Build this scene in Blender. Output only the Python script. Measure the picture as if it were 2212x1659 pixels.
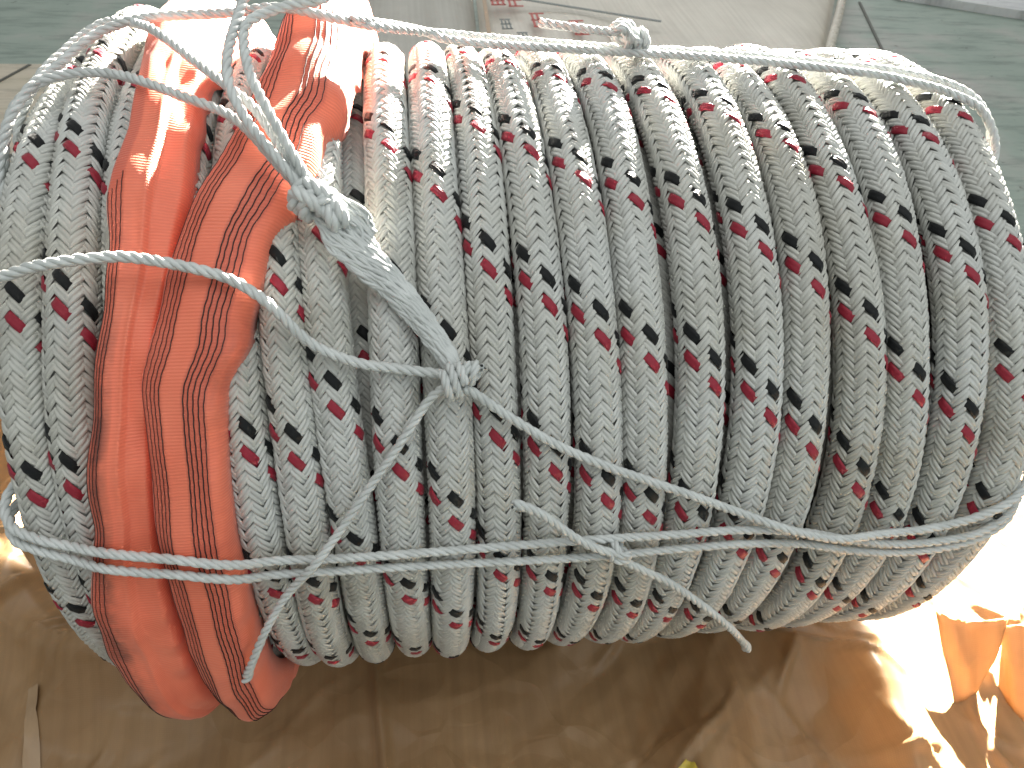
import bpy, math, random
import numpy as np
from mathutils import Matrix, Vector

rng = np.random.default_rng(7)
random.seed(7)
for o in list(bpy.data.objects):
    bpy.data.objects.remove(o, do_unlink=True)
SC = bpy.context.scene
COL = SC.collection

# ------------------------------------------------------------------ camera
R0 = 0.30            # outer radius of the coil
ZC = 0.303           # height of the coil axis above the floor sheet
cam_d = bpy.data.cameras.new('camera')
cam = bpy.data.objects.new('camera', cam_d)
COL.objects.link(cam)
_r = Vector((0.99184752, -0.11516128, 0.05455625))
_u = Vector((0.04144789, 0.69639298, 0.71646276))
_f = Vector((0.12050136, 0.70836057, -0.69548884))
M = Matrix((( _r.x, _u.x, -_f.x, 0.0),
            ( _r.y, _u.y, -_f.y, -1.957 * R0),
            ( _r.z, _u.z, -_f.z, 1.7621 * R0 + ZC),
            (0, 0, 0, 1)))
cam.matrix_world = M
cam_d.sensor_width = 36.0
cam_d.lens = 36.0 * 1600 / 2212
cam_d.clip_start = 0.01
cam_d.clip_end = 200
cam_d.dof.use_dof = True
cam_d.dof.focus_distance = 0.52
cam_d.dof.aperture_fstop = 20.0
SC.camera = cam

# ------------------------------------------------------------------ light
W = bpy.data.worlds.new('World')
SC.world = W
W.use_nodes = True
bg = W.node_tree.nodes['Background']
bg.inputs[0].default_value = (0.93, 0.97, 0.94, 1)
bg.inputs[1].default_value = 0.45

SUN_AZ, SUN_EL = math.radians(28), math.radians(18)
SDIR = Vector((-math.sin(SUN_AZ) * math.cos(SUN_EL), -math.cos(SUN_AZ) * math.cos(SUN_EL), -math.sin(SUN_EL)))

def beam(name, target, sx, sy, power, dist=3.2):
    """low sunlight let in by an opening: a rectangle of nearly parallel light"""
    d = bpy.data.lights.new(name, 'AREA')
    d.shape = 'RECTANGLE'
    d.size, d.size_y = sx, sy
    d.spread = math.radians(1.6)
    d.energy = power
    d.color = (1.0, 0.93, 0.82)
    o = bpy.data.objects.new(name, d)
    COL.objects.link(o)
    o.location = Vector(target) - SDIR * dist
    o.rotation_euler = SDIR.to_track_quat('-Z', 'Y').to_euler()
    return o

def at_h(h, y, z):            # a point whose offset across the beam is h
    return ((h + y * math.sin(SUN_AZ)) / math.cos(SUN_AZ), y, z)
SUN_E = 120.0                  # watts per square metre of opening
beam('sun_through_opening', at_h(0.07, 0.0, 0.50), 0.76, 0.34, SUN_E * 0.85 * 0.76 * 0.34)
beam('sun_through_opening', at_h(0.83, 0.0, 0.14), 0.48, 0.60, SUN_E * 1.8 * 0.48 * 0.60)
beam('sun_through_opening', at_h(-0.505, 0.03, 0.0), 0.14, 0.07, SUN_E * 2.2 * 0.0098)
# soft daylight of the open side of the shed, in front of the coil
d = bpy.data.lights.new('open_side_daylight', 'AREA')
d.shape = 'RECTANGLE'; d.size = 3.0; d.size_y = 1.6; d.energy = 22; d.color = (0.84, 0.95, 1.0)
o = bpy.data.objects.new('open_side_daylight', d); COL.objects.link(o)
o.location = (1.9, -2.2, 2.4)
o.rotation_euler = (Vector((0, 0, 0.3)) - o.location).to_track_quat('-Z', 'Y').to_euler()

# added fill lamp overhead, shapes the light on coil and sheet; no known source
d = bpy.data.lights.new('overhead_fill', 'AREA')
d.shape = 'RECTANGLE'; d.size = 3.0; d.size_y = 1.6; d.energy = 26; d.color = (0.96, 0.98, 0.96)
o = bpy.data.objects.new('overhead_fill', d); COL.objects.link(o)
o.location = (0.2, -0.5, 3.0)
o.rotation_euler = (0, 0, 0)
# bright opening behind the coil, where the sun comes in
d = bpy.data.lights.new('back_opening_daylight', 'AREA')
d.shape = 'RECTANGLE'; d.size = 4.0; d.size_y = 2.0; d.energy = 62; d.color = (0.97, 0.99, 1.0)
o = bpy.data.objects.new('back_opening_daylight', d); COL.objects.link(o)
o.location = (1.2, 4.6, 2.6)
o.rotation_euler = (Vector((0.4, 1.2, 0.0)) - o.location).to_track_quat('-Z', 'Y').to_euler()

SC.view_settings.view_transform = 'Standard'
SC.view_settings.look = 'None'
SC.view_settings.exposure = 0.0
SC.view_settings.gamma = 1.0

# ------------------------------------------------------------------ materials
def mat(name):
    m = bpy.data.materials.new(name)
    m.use_nodes = True
    nt = m.node_tree
    return m, nt, nt.nodes['Principled BSDF']

def N(nt, kind, **kw):
    n = nt.nodes.new(kind)
    for k, v in kw.items():
        setattr(n, k, v)
    return n

def ramp(nt, fac, stops):
    n = N(nt, 'ShaderNodeValToRGB')
    el = n.color_ramp.elements
    while len(el) < len(stops):
        el.new(0.5)
    for e, (p, c) in zip(el, stops):
        e.position = p
        e.color = (*c, 1)
    nt.links.new(fac, n.inputs[0])
    return n.outputs[0]

def noise(nt, scale, detail=3, rough=0.55, vec=None):
    n = N(nt, 'ShaderNodeTexNoise')
    n.inputs['Scale'].default_value = scale
    n.inputs['Detail'].default_value = detail
    n.inputs['Roughness'].default_value = rough
    if vec is not None:
        nt.links.new(vec, n.inputs['Vector'])
    return n.outputs['Fac']

def objco(nt):
    return N(nt, 'ShaderNodeTexCoord').outputs['Object']

def mul(nt, a, b):
    n = N(nt, 'ShaderNodeMix', data_type='RGBA', blend_type='MULTIPLY')
    n.inputs[0].default_value = 1
    nt.links.new(a, n.inputs[6]); nt.links.new(b, n.inputs[7])
    return n.outputs[2]

def bump(nt, bs, h, strength, dist):
    b = N(nt, 'ShaderNodeBump')
    b.inputs['Strength'].default_value = strength
    b.inputs['Distance'].default_value = dist
    nt.links.new(h, b.inputs['Height'])
    nt.links.new(b.outputs[0], bs.inputs['Normal'])

def yarn_material(name, base, rough, spec=0.5, coat=0.0, vary=0.16, dirt=True):
    m, nt, bs = mat(name)
    at = N(nt, 'ShaderNodeAttribute', attribute_name='var')
    c = ramp(nt, at.outputs['Fac'], [(0.0, tuple(b * (1 - vary) for b in base)), (1.0, base)])
    if dirt:
        g = noise(nt, 9, 4, 0.6, objco(nt))
        c = mul(nt, c, ramp(nt, g, [(0.28, (0.74, 0.70, 0.63)), (0.46, (0.93, 0.915, 0.88)), (0.62, (1, 1, 1))]))
    nt.links.new(c, bs.inputs['Base Color'])
    bs.inputs['Roughness'].default_value = rough
    bs.inputs['Specular IOR Level'].default_value = spec
    bs.inputs['Sheen Weight'].default_value = 0.08
    uv = N(nt, 'ShaderNodeUVMap')
    mp = N(nt, 'ShaderNodeMapping')
    mp.inputs['Scale'].default_value = (1.2, 14, 1)
    nt.links.new(uv.outputs[0], mp.inputs[0])
    bump(nt, bs, noise(nt, 2.0, 2, 0.6, mp.outputs[0]), 0.35, 0.0006)
    return m

M_WHITE = yarn_material('white_braid', (0.60, 0.605, 0.58), 0.30)
M_BLACK = yarn_material('black_tracer', (0.008, 0.009, 0.010), 0.5, spec=0.2, dirt=False)
M_RED = yarn_material('red_tracer', (0.30, 0.014, 0.034), 0.42, spec=0.35, dirt=False)

m, nt, bs = mat('white_twine')
c = ramp(nt, noise(nt, 60, 3, 0.6, objco(nt)), [(0.3, (0.48, 0.50, 0.49)), (0.62, (0.62, 0.64, 0.63))])
nt.links.new(c, bs.inputs['Base Color'])
bs.inputs['Roughness'].default_value = 0.34
bs.inputs['Subsurface Weight'].default_value = 0.0
bump(nt, bs, noise(nt, 700, 2, 0.5, objco(nt)), 0.3, 0.0004)
M_TWINE = m

m, nt, bs = mat('orange_webbing')
uv = N(nt, 'ShaderNodeUVMap')
sep = N(nt, 'ShaderNodeSeparateXYZ'); nt.links.new(uv.outputs[0], sep.inputs[0])
c = ramp(nt, noise(nt, 14, 4, 0.6, objco(nt)), [(0.25, (0.80, 0.160, 0.085)), (0.7, (0.92, 0.235, 0.135))])
at = N(nt, 'ShaderNodeAttribute', attribute_name='stain')
st = N(nt, 'ShaderNodeMath', operation='MULTIPLY')
nt.links.new(at.outputs['Fac'], st.inputs[0])
nt.links.new(ramp(nt, noise(nt, 34, 4, 0.65, objco(nt)), [(0.36, (0, 0, 0)), (0.62, (0.9, 0.9, 0.9))]), st.inputs[1])
wv = N(nt, 'ShaderNodeTexWave', wave_type='BANDS', bands_direction='Y')
wv.inputs['Scale'].default_value = 15.5
wv.inputs['Distortion'].default_value = 0.6
nt.links.new(uv.outputs[0], wv.inputs['Vector'])
bd = N(nt, 'ShaderNodeAttribute', attribute_name='band')
c = mul(nt, c, ramp(nt, bd.outputs['Fac'], [(0.0, (1, 1, 1)), (1.0, (0.80, 0.72, 0.76))]))
c = mul(nt, c, ramp(nt, wv.outputs['Fac'], [(0.0, (0.93, 0.90, 0.90)), (0.7, (1, 1, 1))]))
mx = N(nt, 'ShaderNodeMix', data_type='RGBA')
nt.links.new(st.outputs[0], mx.inputs[0]); nt.links.new(c, mx.inputs[6])
mx.inputs[7].default_value = (0.10, 0.035, 0.028, 1)
nt.links.new(mx.outputs[2], bs.inputs['Base Color'])
bs.inputs['Roughness'].default_value = 0.52
bs.inputs['Sheen Weight'].default_value = 0.15
bump(nt, bs, wv.outputs['Fac'], 0.35, 0.0005)
M_ORANGE = m

m, nt, bs = mat('stitch_thread')
bs.inputs['Base Color'].default_value = (0.035, 0.018, 0.016, 1)
bs.inputs['Roughness'].default_value = 0.7
M_STITCH = m

def sheet_material(name, a, b, crease=0.38, trans=0.3):
    m, nt, bs = mat(name)
    co = objco(nt)
    c = ramp(nt, noise(nt, 7, 5, 0.6, co), [(0.3, a), (0.7, b)])
    wx = N(nt, 'ShaderNodeTexWave', bands_direction='X'); wx.inputs['Scale'].default_value = 190
    wy = N(nt, 'ShaderNodeTexWave', bands_direction='Y'); wy.inputs['Scale'].default_value = 190
    for w in (wx, wy):
        w.inputs['Distortion'].default_value = 1.5
        w.inputs['Detail'].default_value = 2
        nt.links.new(co, w.inputs['Vector'])
    ml = N(nt, 'ShaderNodeMath', operation='MULTIPLY')
    nt.links.new(wx.outputs['Fac'], ml.inputs[0]); nt.links.new(wy.outputs['Fac'], ml.inputs[1])
    c = mul(nt, c, ramp(nt, ml.outputs[0], [(0.0, (0.93, 0.92, 0.91)), (0.8, (1, 1, 1))]))
    # long pale slit-film ribs
    mp = N(nt, 'ShaderNodeMapping'); mp.inputs['Scale'].default_value = (90, 2.0, 1); nt.links.new(co, mp.inputs[0])
    c = mul(nt, c, ramp(nt, noise(nt, 1.0, 2, 0.5, mp.outputs[0]), [(0.3, (0.86, 0.85, 0.84)), (0.7, (1, 1, 1))]))
    nt.links.new(c, bs.inputs['Base Color'])
    bs.inputs['Roughness'].default_value = 0.42
    nz = N(nt, 'ShaderNodeTexNoise'); nz.inputs['Scale'].default_value = 7; nz.inputs['Detail'].default_value = 2
    nt.links.new(co, nz.inputs['Vector'])
    vm = N(nt, 'ShaderNodeVectorMath', operation='MULTIPLY_ADD')
    vm.inputs[1].default_value = (0.16, 0.16, 0.16)
    nt.links.new(nz.outputs['Color'], vm.inputs[0]); nt.links.new(co, vm.inputs[2])
    hs = None
    for sc_, wt in ((4.5, 0.014), (11, 0.004)):
        vo = N(nt, 'ShaderNodeTexVoronoi', feature='DISTANCE_TO_EDGE'); vo.inputs['Scale'].default_value = sc_
        nt.links.new(vm.outputs[0], vo.inputs['Vector'])
        mr = N(nt, 'ShaderNodeMapRange'); mr.inputs[2].default_value = 0.30
        mr.inputs[3].default_value = wt; mr.inputs[4].default_value = 0.0
        nt.links.new(vo.outputs['Distance'], mr.inputs[0])
        if hs is None: hs = mr.outputs[0]
        else:
            ad = N(nt, 'ShaderNodeMath', operation='ADD'); nt.links.new(hs, ad.inputs[0]); nt.links.new(mr.outputs[0], ad.inputs[1]); hs = ad.outputs[0]
    bump(nt, bs, hs, crease, 1.0)
    tr = N(nt, 'ShaderNodeBsdfTranslucent'); nt.links.new(c, tr.inputs[0])
    ms = N(nt, 'ShaderNodeMixShader'); ms.inputs[0].default_value = trans
    nt.links.new(bs.outputs[0], ms.inputs[1]); nt.links.new(tr.outputs[0], ms.inputs[2])
    nt.links.new(ms.outputs[0], nt.nodes['Material Output'].inputs[0])
    return m

M_SHEET = sheet_material('brown_woven_sheet', (0.44, 0.262, 0.125), (0.56, 0.350, 0.180))
M_SACK = sheet_material('beige_sack', (0.66, 0.61, 0.53), (0.76, 0.71, 0.62), trans=0.05, crease=0.06)
M_SACK2 = sheet_material('grey_sack', (0.40, 0.38, 0.33), (0.46, 0.44, 0.385), trans=0.05, crease=0.06)

def floor_material(name, a, b, cdark, sc=2.2):
    m, nt, bs = mat(name)
    co = objco(nt)
    c = ramp(nt, noise(nt, sc, 6, 0.62, co), [(0.34, a), (0.5, b), (0.64, cdark)])
    mp = N(nt, 'ShaderNodeMapping'); mp.inputs['Scale'].default_value = (1.2, 7, 1); mp.inputs['Rotation'].default_value = (0, 0, 0.25)
    nt.links.new(co, mp.inputs[0])
    c = mul(nt, c, ramp(nt, noise(nt, 3.5, 6, 0.7, mp.outputs[0]), [(0.32, (0.60, 0.62, 0.62)), (0.52, (1, 1, 1))]))
    sp = noise(nt, 38, 2, 0.5, co)
    c = mul(nt, c, ramp(nt, sp, [(0.20, (0.4, 0.38, 0.36)), (0.29, (1, 1, 1))]))
    nt.links.new(c, bs.inputs['Base Color'])
    bs.inputs['Roughness'].default_value = 0.55
    bump(nt, bs, noise(nt, 60, 4, 0.6, co), 0.2, 0.002)
    return m

M_FLOOR = floor_material('green_painted_floor', (0.25, 0.305, 0.265), (0.30, 0.355, 0.31), (0.39, 0.385, 0.355))
M_SLAB = floor_material('tan_board', (0.52, 0.46, 0.35), (0.58, 0.51, 0.41), (0.42, 0.35, 0.27), 3)
M_PALE = floor_material('pale_plank', (0.55, 0.55, 0.55), (0.62, 0.62, 0.62), (0.48, 0.48, 0.50), 4)

def plain(name, col, rough=0.6):
    m, nt, bs = mat(name)
    c = ramp(nt, noise(nt, 40, 3, 0.6, objco(nt)), [(0.3, tuple(x * 0.85 for x in col)), (0.7, col)])
    nt.links.new(c, bs.inputs['Base Color'])
    bs.inputs['Roughness'].default_value = rough
    return m
M_INK_RED = plain('red_print', (0.52, 0.10, 0.08))
M_INK_GREY = plain('grey_print', (0.20, 0.22, 0.21))
M_JOINT = plain('floor_joint', (0.10, 0.10, 0.085))
M_TAPE = plain('pale_tape', (0.40, 0.26, 0.145), 0.4)
M_YELLOW = plain('yellow_card', (0.62, 0.47, 0.07), 0.5)

# ------------------------------------------------------------------ helpers
def link(o, parent=None):
    COL.objects.link(o)
    if parent is not None:
        o.parent = parent
    return o

def mesh_obj(name, verts, quads, material, parent=None, smooth=True, uv=None, attrs=None, tris=None):
    verts = np.asarray(verts, np.float32).reshape(-1, 3)
    quads = np.asarray(quads, np.int32).reshape(-1, 4)
    me = bpy.data.meshes.new(name)
    me.vertices.add(len(verts))
    me.vertices.foreach_set('co', verts.ravel())
    me.loops.add(quads.size)
    me.loops.foreach_set('vertex_index', quads.ravel())
    me.polygons.add(len(quads))
    me.polygons.foreach_set('loop_start', np.arange(0, quads.size, 4, dtype=np.int32))
    me.polygons.foreach_set('use_smooth', np.full(len(quads), smooth, dtype=bool))
    me.update(calc_edges=True)
    if uv is not None:
        l = me.uv_layers.new(name='UVMap')
        l.data.foreach_set('uv', np.asarray(uv, np.float32)[quads.ravel()].ravel())
    for k, v in (attrs or {}).items():
        a = me.attributes.new(k, 'FLOAT', 'POINT')
        a.data.foreach_set('value', np.asarray(v, np.float32))
    me.materials.append(material)
    me.validate()
    return link(bpy.data.objects.new(name, me), parent)

def empty(name, loc=(0, 0, 0)):
    o = bpy.data.objects.new(name, None)
    o.location = loc
    o.empty_display_size = 0.05
    return link(o)

def tag(o, label, cat, group=None):
    o['label'] = label
    o['category'] = cat
    if group:
        o['group'] = group
    return o

def structure(o):
    o['kind'] = 'structure'
    return o

def grid_quads(nu, nv, wrap_v=False, base=0):
    i = np.arange(nu - 1)[:, None]
    j = np.arange(nv if wrap_v else nv - 1)[None, :]
    j2 = (j + 1) % nv
    q = np.stack([i * nv + j, i * nv + j2, (i + 1) * nv + j2, (i + 1) * nv + j], -1).reshape(-1, 4)
    return q + base

def cyl(x, th_deg, r):
    """point at x along the coil axis, angle th (0 = front, 90 = top), distance r from the axis"""
    th = np.radians(th_deg)
    return np.stack([np.broadcast_to(x, np.shape(th)), -r * np.cos(th), ZC + r * np.sin(th)], -1)

def catmull(P, step):
    P = np.asarray(P, float)
    Q = np.vstack([2 * P[0] - P[1], P, 2 * P[-1] - P[-2]])
    out = []
    for i in range(1, len(Q) - 2):
        t = np.linspace(0, 1, 24, endpoint=False)[:, None]
        a, b, c, d = Q[i - 1], Q[i], Q[i + 1], Q[i + 2]
        out.append(0.5 * ((2 * b) + (c - a) * t + (2 * a - 5 * b + 4 * c - d) * t ** 2 + (3 * b - a - 3 * c + d) * t ** 3))
    out = np.vstack(out + [P[-1:]])
    s = np.r_[0, np.cumsum(np.linalg.norm(np.diff(out, axis=0), axis=1))]
    n = max(4, int(s[-1] / step))
    u = np.linspace(0, s[-1], n)
    return np.stack([np.interp(u, s, out[:, k]) for k in range(3)], 1), u

def frames(P):
    T = np.gradient(P, axis=0)
    T /= np.linalg.norm(T, axis=1, keepdims=True) + 1e-12
    A = np.zeros_like(P)
    a = np.cross(T[0], [0.3, 0.5, 0.81]); a /= np.linalg.norm(a)
    for i in range(len(P)):
        a = a - T[i] * (a @ T[i]); a /= np.linalg.norm(a)
        A[i] = a
    return T, A, np.cross(T, A)

def tube(P, rad, sides=6, caps=True):
    T, A, B = frames(P)
    rad = np.broadcast_to(rad, (len(P),))
    ph = np.linspace(0, 2 * math.pi, sides, endpoint=False)
    V = P[:, None, :] + rad[:, None, None] * (np.cos(ph)[None, :, None] * A[:, None, :] + np.sin(ph)[None, :, None] * B[:, None, :])
    return V.reshape(-1, 3), grid_quads(len(P), sides, True)

class Bag:
    def __init__(s):
        s.v, s.q, s.n = [], [], 0
    def add(s, V, Q):
        s.v.append(V); s.q.append(np.asarray(Q) + s.n); s.n += len(V)
    def build(s, name, material, parent=None, **k):
        return mesh_obj(name, np.vstack(s.v), np.vstack(s.q), material, parent, **k)

def laid_cord(bag, P, dia=0.0094, pitch=0.021, step=0.0017, fray=0.0, phase=0.0):
    """three strands twisted together along the path P"""
    dia = dia * 0.84
    C, u = catmull(P, step)
    T, A, B = frames(C)
    for k in range(3):
        ph = 2 * math.pi * (u / pitch + k / 3) + phase + 0.25 * np.sin(u * 90)
        off = dia * 0.240 * np.ones(len(u))
        if fray:
            end = np.clip((u - (u[-1] - 0.02)) / 0.02, 0, 1)
            off = off * (1 + fray * end * (0.6 + 0.5 * k))
        S = C + off[:, None] * (np.cos(ph)[:, None] * A + np.sin(ph)[:, None] * B)
        S = S + rng.normal(0, 0.00008, S.shape)
        r = np.full(len(u), dia * 0.285)
        r[0] *= 0.5; r[-1] *= 0.55
        V, Q = tube(S, r, 7)
        bag.add(V, Q)
    return bag

# ------------------------------------------------------------------ floor
def box_verts(x0, x1, y0, y1, z0, z1):
    v = [(x, y, z) for z in (z0, z1) for y in (y0, y1) for x in (x0, x1)]
    q = [(0, 2, 3, 1), (4, 5, 7, 6), (0, 1, 5, 4), (2, 6, 7, 3), (1, 3, 7, 5), (0, 4, 6, 2)]
    return np.array(v, float), np.array(q)

def poly_slab(name, pts, z0, z1, material, parent=None):
    import bmesh
    bm = bmesh.new()
    b = [bm.verts.new((x, y, z0)) for x, y in pts]
    t = [bm.verts.new((x, y, z1)) for x, y in pts]
    bm.faces.new(t); bm.faces.new(b[::-1])
    n = len(pts)
    for i in range(n):
        bm.faces.new((b[i], b[(i + 1) % n], t[(i + 1) % n], t[i]))
    bmesh.ops.recalc_face_normals(bm, faces=bm.faces)
    me = bpy.data.meshes.new(name)
    bm.to_mesh(me); bm.free()
    me.materials.append(material)
    return link(bpy.data.objects.new(name, me), parent)

FZ = -0.012
fl = poly_slab('floor', [(-12, -6), (14, -6), (14, 18), (-12, 18)], -0.3, FZ, M_FLOOR)
structure(fl)
# saw-cut joints in the painted floor
def strip(name, a, b, w, z, material, parent):
    a, b = np.array(a), np.array(b)
    t = (b - a) / np.linalg.norm(b - a)
    n = np.array([-t[1], t[0]]) * w / 2
    return poly_slab(name, [tuple(a + n), tuple(a - n), tuple(b - n), tuple(b + n)], z - 0.002, z, material, parent)
strip('floor_joint', (1.70, 2.25), (1.34, 1.10), 0.009, FZ + 0.004, M_JOINT, fl)

# ------------------------------------------------------------------ the rope coil
L_DEG = 22.3                      # degrees of coil per full twist of a tracer yarn
TURN = {  # x along the axis at (angle), half width, radial offset, angle of the black mark on the crest
 'L1': ([(90, -.2535), (47, -.2528), (26, -.2525), (0, -.2500)], .0172, -.006, 52.2),
 'L2': ([(90, -.2330), (72, -.2262), (60, -.2209), (47, -.2195), (35, -.2215), (25, -.2235), (0, -.2245)], .0176, .000, 52.9),
 'L3': ([(90, -.1960), (45, -.1850), (0, -.1890)], .0176, -.003, 44.0),
 'L4': ([(90, -.1600), (45, -.1490), (0, -.1510)], .0170, -.003, 36.0),
 'A': ([(90, -.1260), (34, -.1178), (24, -.1150), (8, -.1141)], .0165, -.002, 34.9),
 'B': ([(90, -.0960), (46, -.0905), (34, -.0872), (23, -.0845), (8, -.0838)], .0162, .001, 33.2),
 'C': ([(90, -.0680), (71, -.0667), (60, -.0633), (46, -.0605), (34, -.0576), (23, -.0540), (8, -.0515)], .0165, -.001, 39.7),
 'T0': ([(90, -.0192), (60, -.0178), (35, -.0180), (9, -.0175)], .0171, .0, 31.1),
 'T1': ([(90, .0159), (59, .0157), (33, .0164), (9, .0172)], .0171, .001, 45.5),
 'T2': ([(90, .0460), (71, .0479), (46, .0488), (22, .0512), (8, .0520)], .0169, -.001, 56.6),
 'T3': ([(90, .0779), (59, .0811), (32, .0854), (7, .0892)], .0171, .0, 52.4),
 'T4': ([(90, .1143), (59, .1171), (32, .1213), (6, .1255)], .0176, .001, 47.6),
 'T5': ([(90, .1510), (59, .1520), (31, .1565), (5, .1601)], .0176, .0, 44.2),
 'T6': ([(90, .1930), (59, .1945), (38, .1972), (20, .1966), (5, .1937)], .0178, .001, 41.1),
 'T7': ([(90, .2370), (59, .2396), (31, .2386), (19, .2372), (4, .2304)], .0182, .002, 36.4),
 'T8': ([(90, .2770), (58, .2774), (30, .2754), (18, .2738), (3, .2676)], .0176, .0, 53.4),
 'T9': ([(90, .3130), (58, .3148), (30, .3187), (18, .3200), (2, .3150)], .0180, .001, 45.9),
 'T10': ([(90, .3540), (58, .3530), (30, .3560), (17, .3590), (1, .3565)], .0176, -.001, 37.5),
 'T11': ([(90, .3960), (58, .3940), (29, .3983), (17, .4000), (0, .3966)], .0182, .001, 53.9),
 'T12': ([(90, .4350), (58, .4345), (29, .4408), (16, .4410), (-1, .4353)], .0182, .0, 36.8),
}
COIL = empty('rope_coil', (0.1, 0, 0))
tag(COIL, 'big coil of thick white braided rope with black and red tracer flecks', 'rope coil')
keys = list(TURN)

# template of one yarn float on the braid: t along the strand, v across it (two yarns side by side)
TT = np.array([-1.0, -0.72, -0.3, 0.3, 0.72, 1.0])
VV = np.array([-1.0, -0.80, -0.50, -0.18, 0.0, 0.18, 0.50, 0.80, 1.0])
HV = np.array([0.10, 0.74, 1.0, 0.76, 0.12, 0.76, 1.0, 0.74, 0.10])
HT = np.array([-0.62, 0.10, 0.92, 0.92, 0.10, -0.62])
tg, vg = np.meshgrid(TT, VV, indexing='ij')
hg = HT[:, None] * 0.00160 + HV[None, :] * 0.00140
NT, NV = len(TT), len(VV)
FQ = grid_quads(NT, NV)

def smooth_x(pts):
    a = np.array(sorted(pts))
    th = np.arange(-80, 301, 1.0)
    x = np.interp(th, a[:, 0], a[:, 1])
    k = np.exp(-0.5 * (np.arange(-30, 31) / 9.0) ** 2); k /= k.sum()
    x = np.convolve(np.pad(x, 30, mode='edge'), k, 'valid')
    return th, x

TH = {}
for k in keys:
    TH[k] = smooth_x(TURN[k][0])

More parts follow.
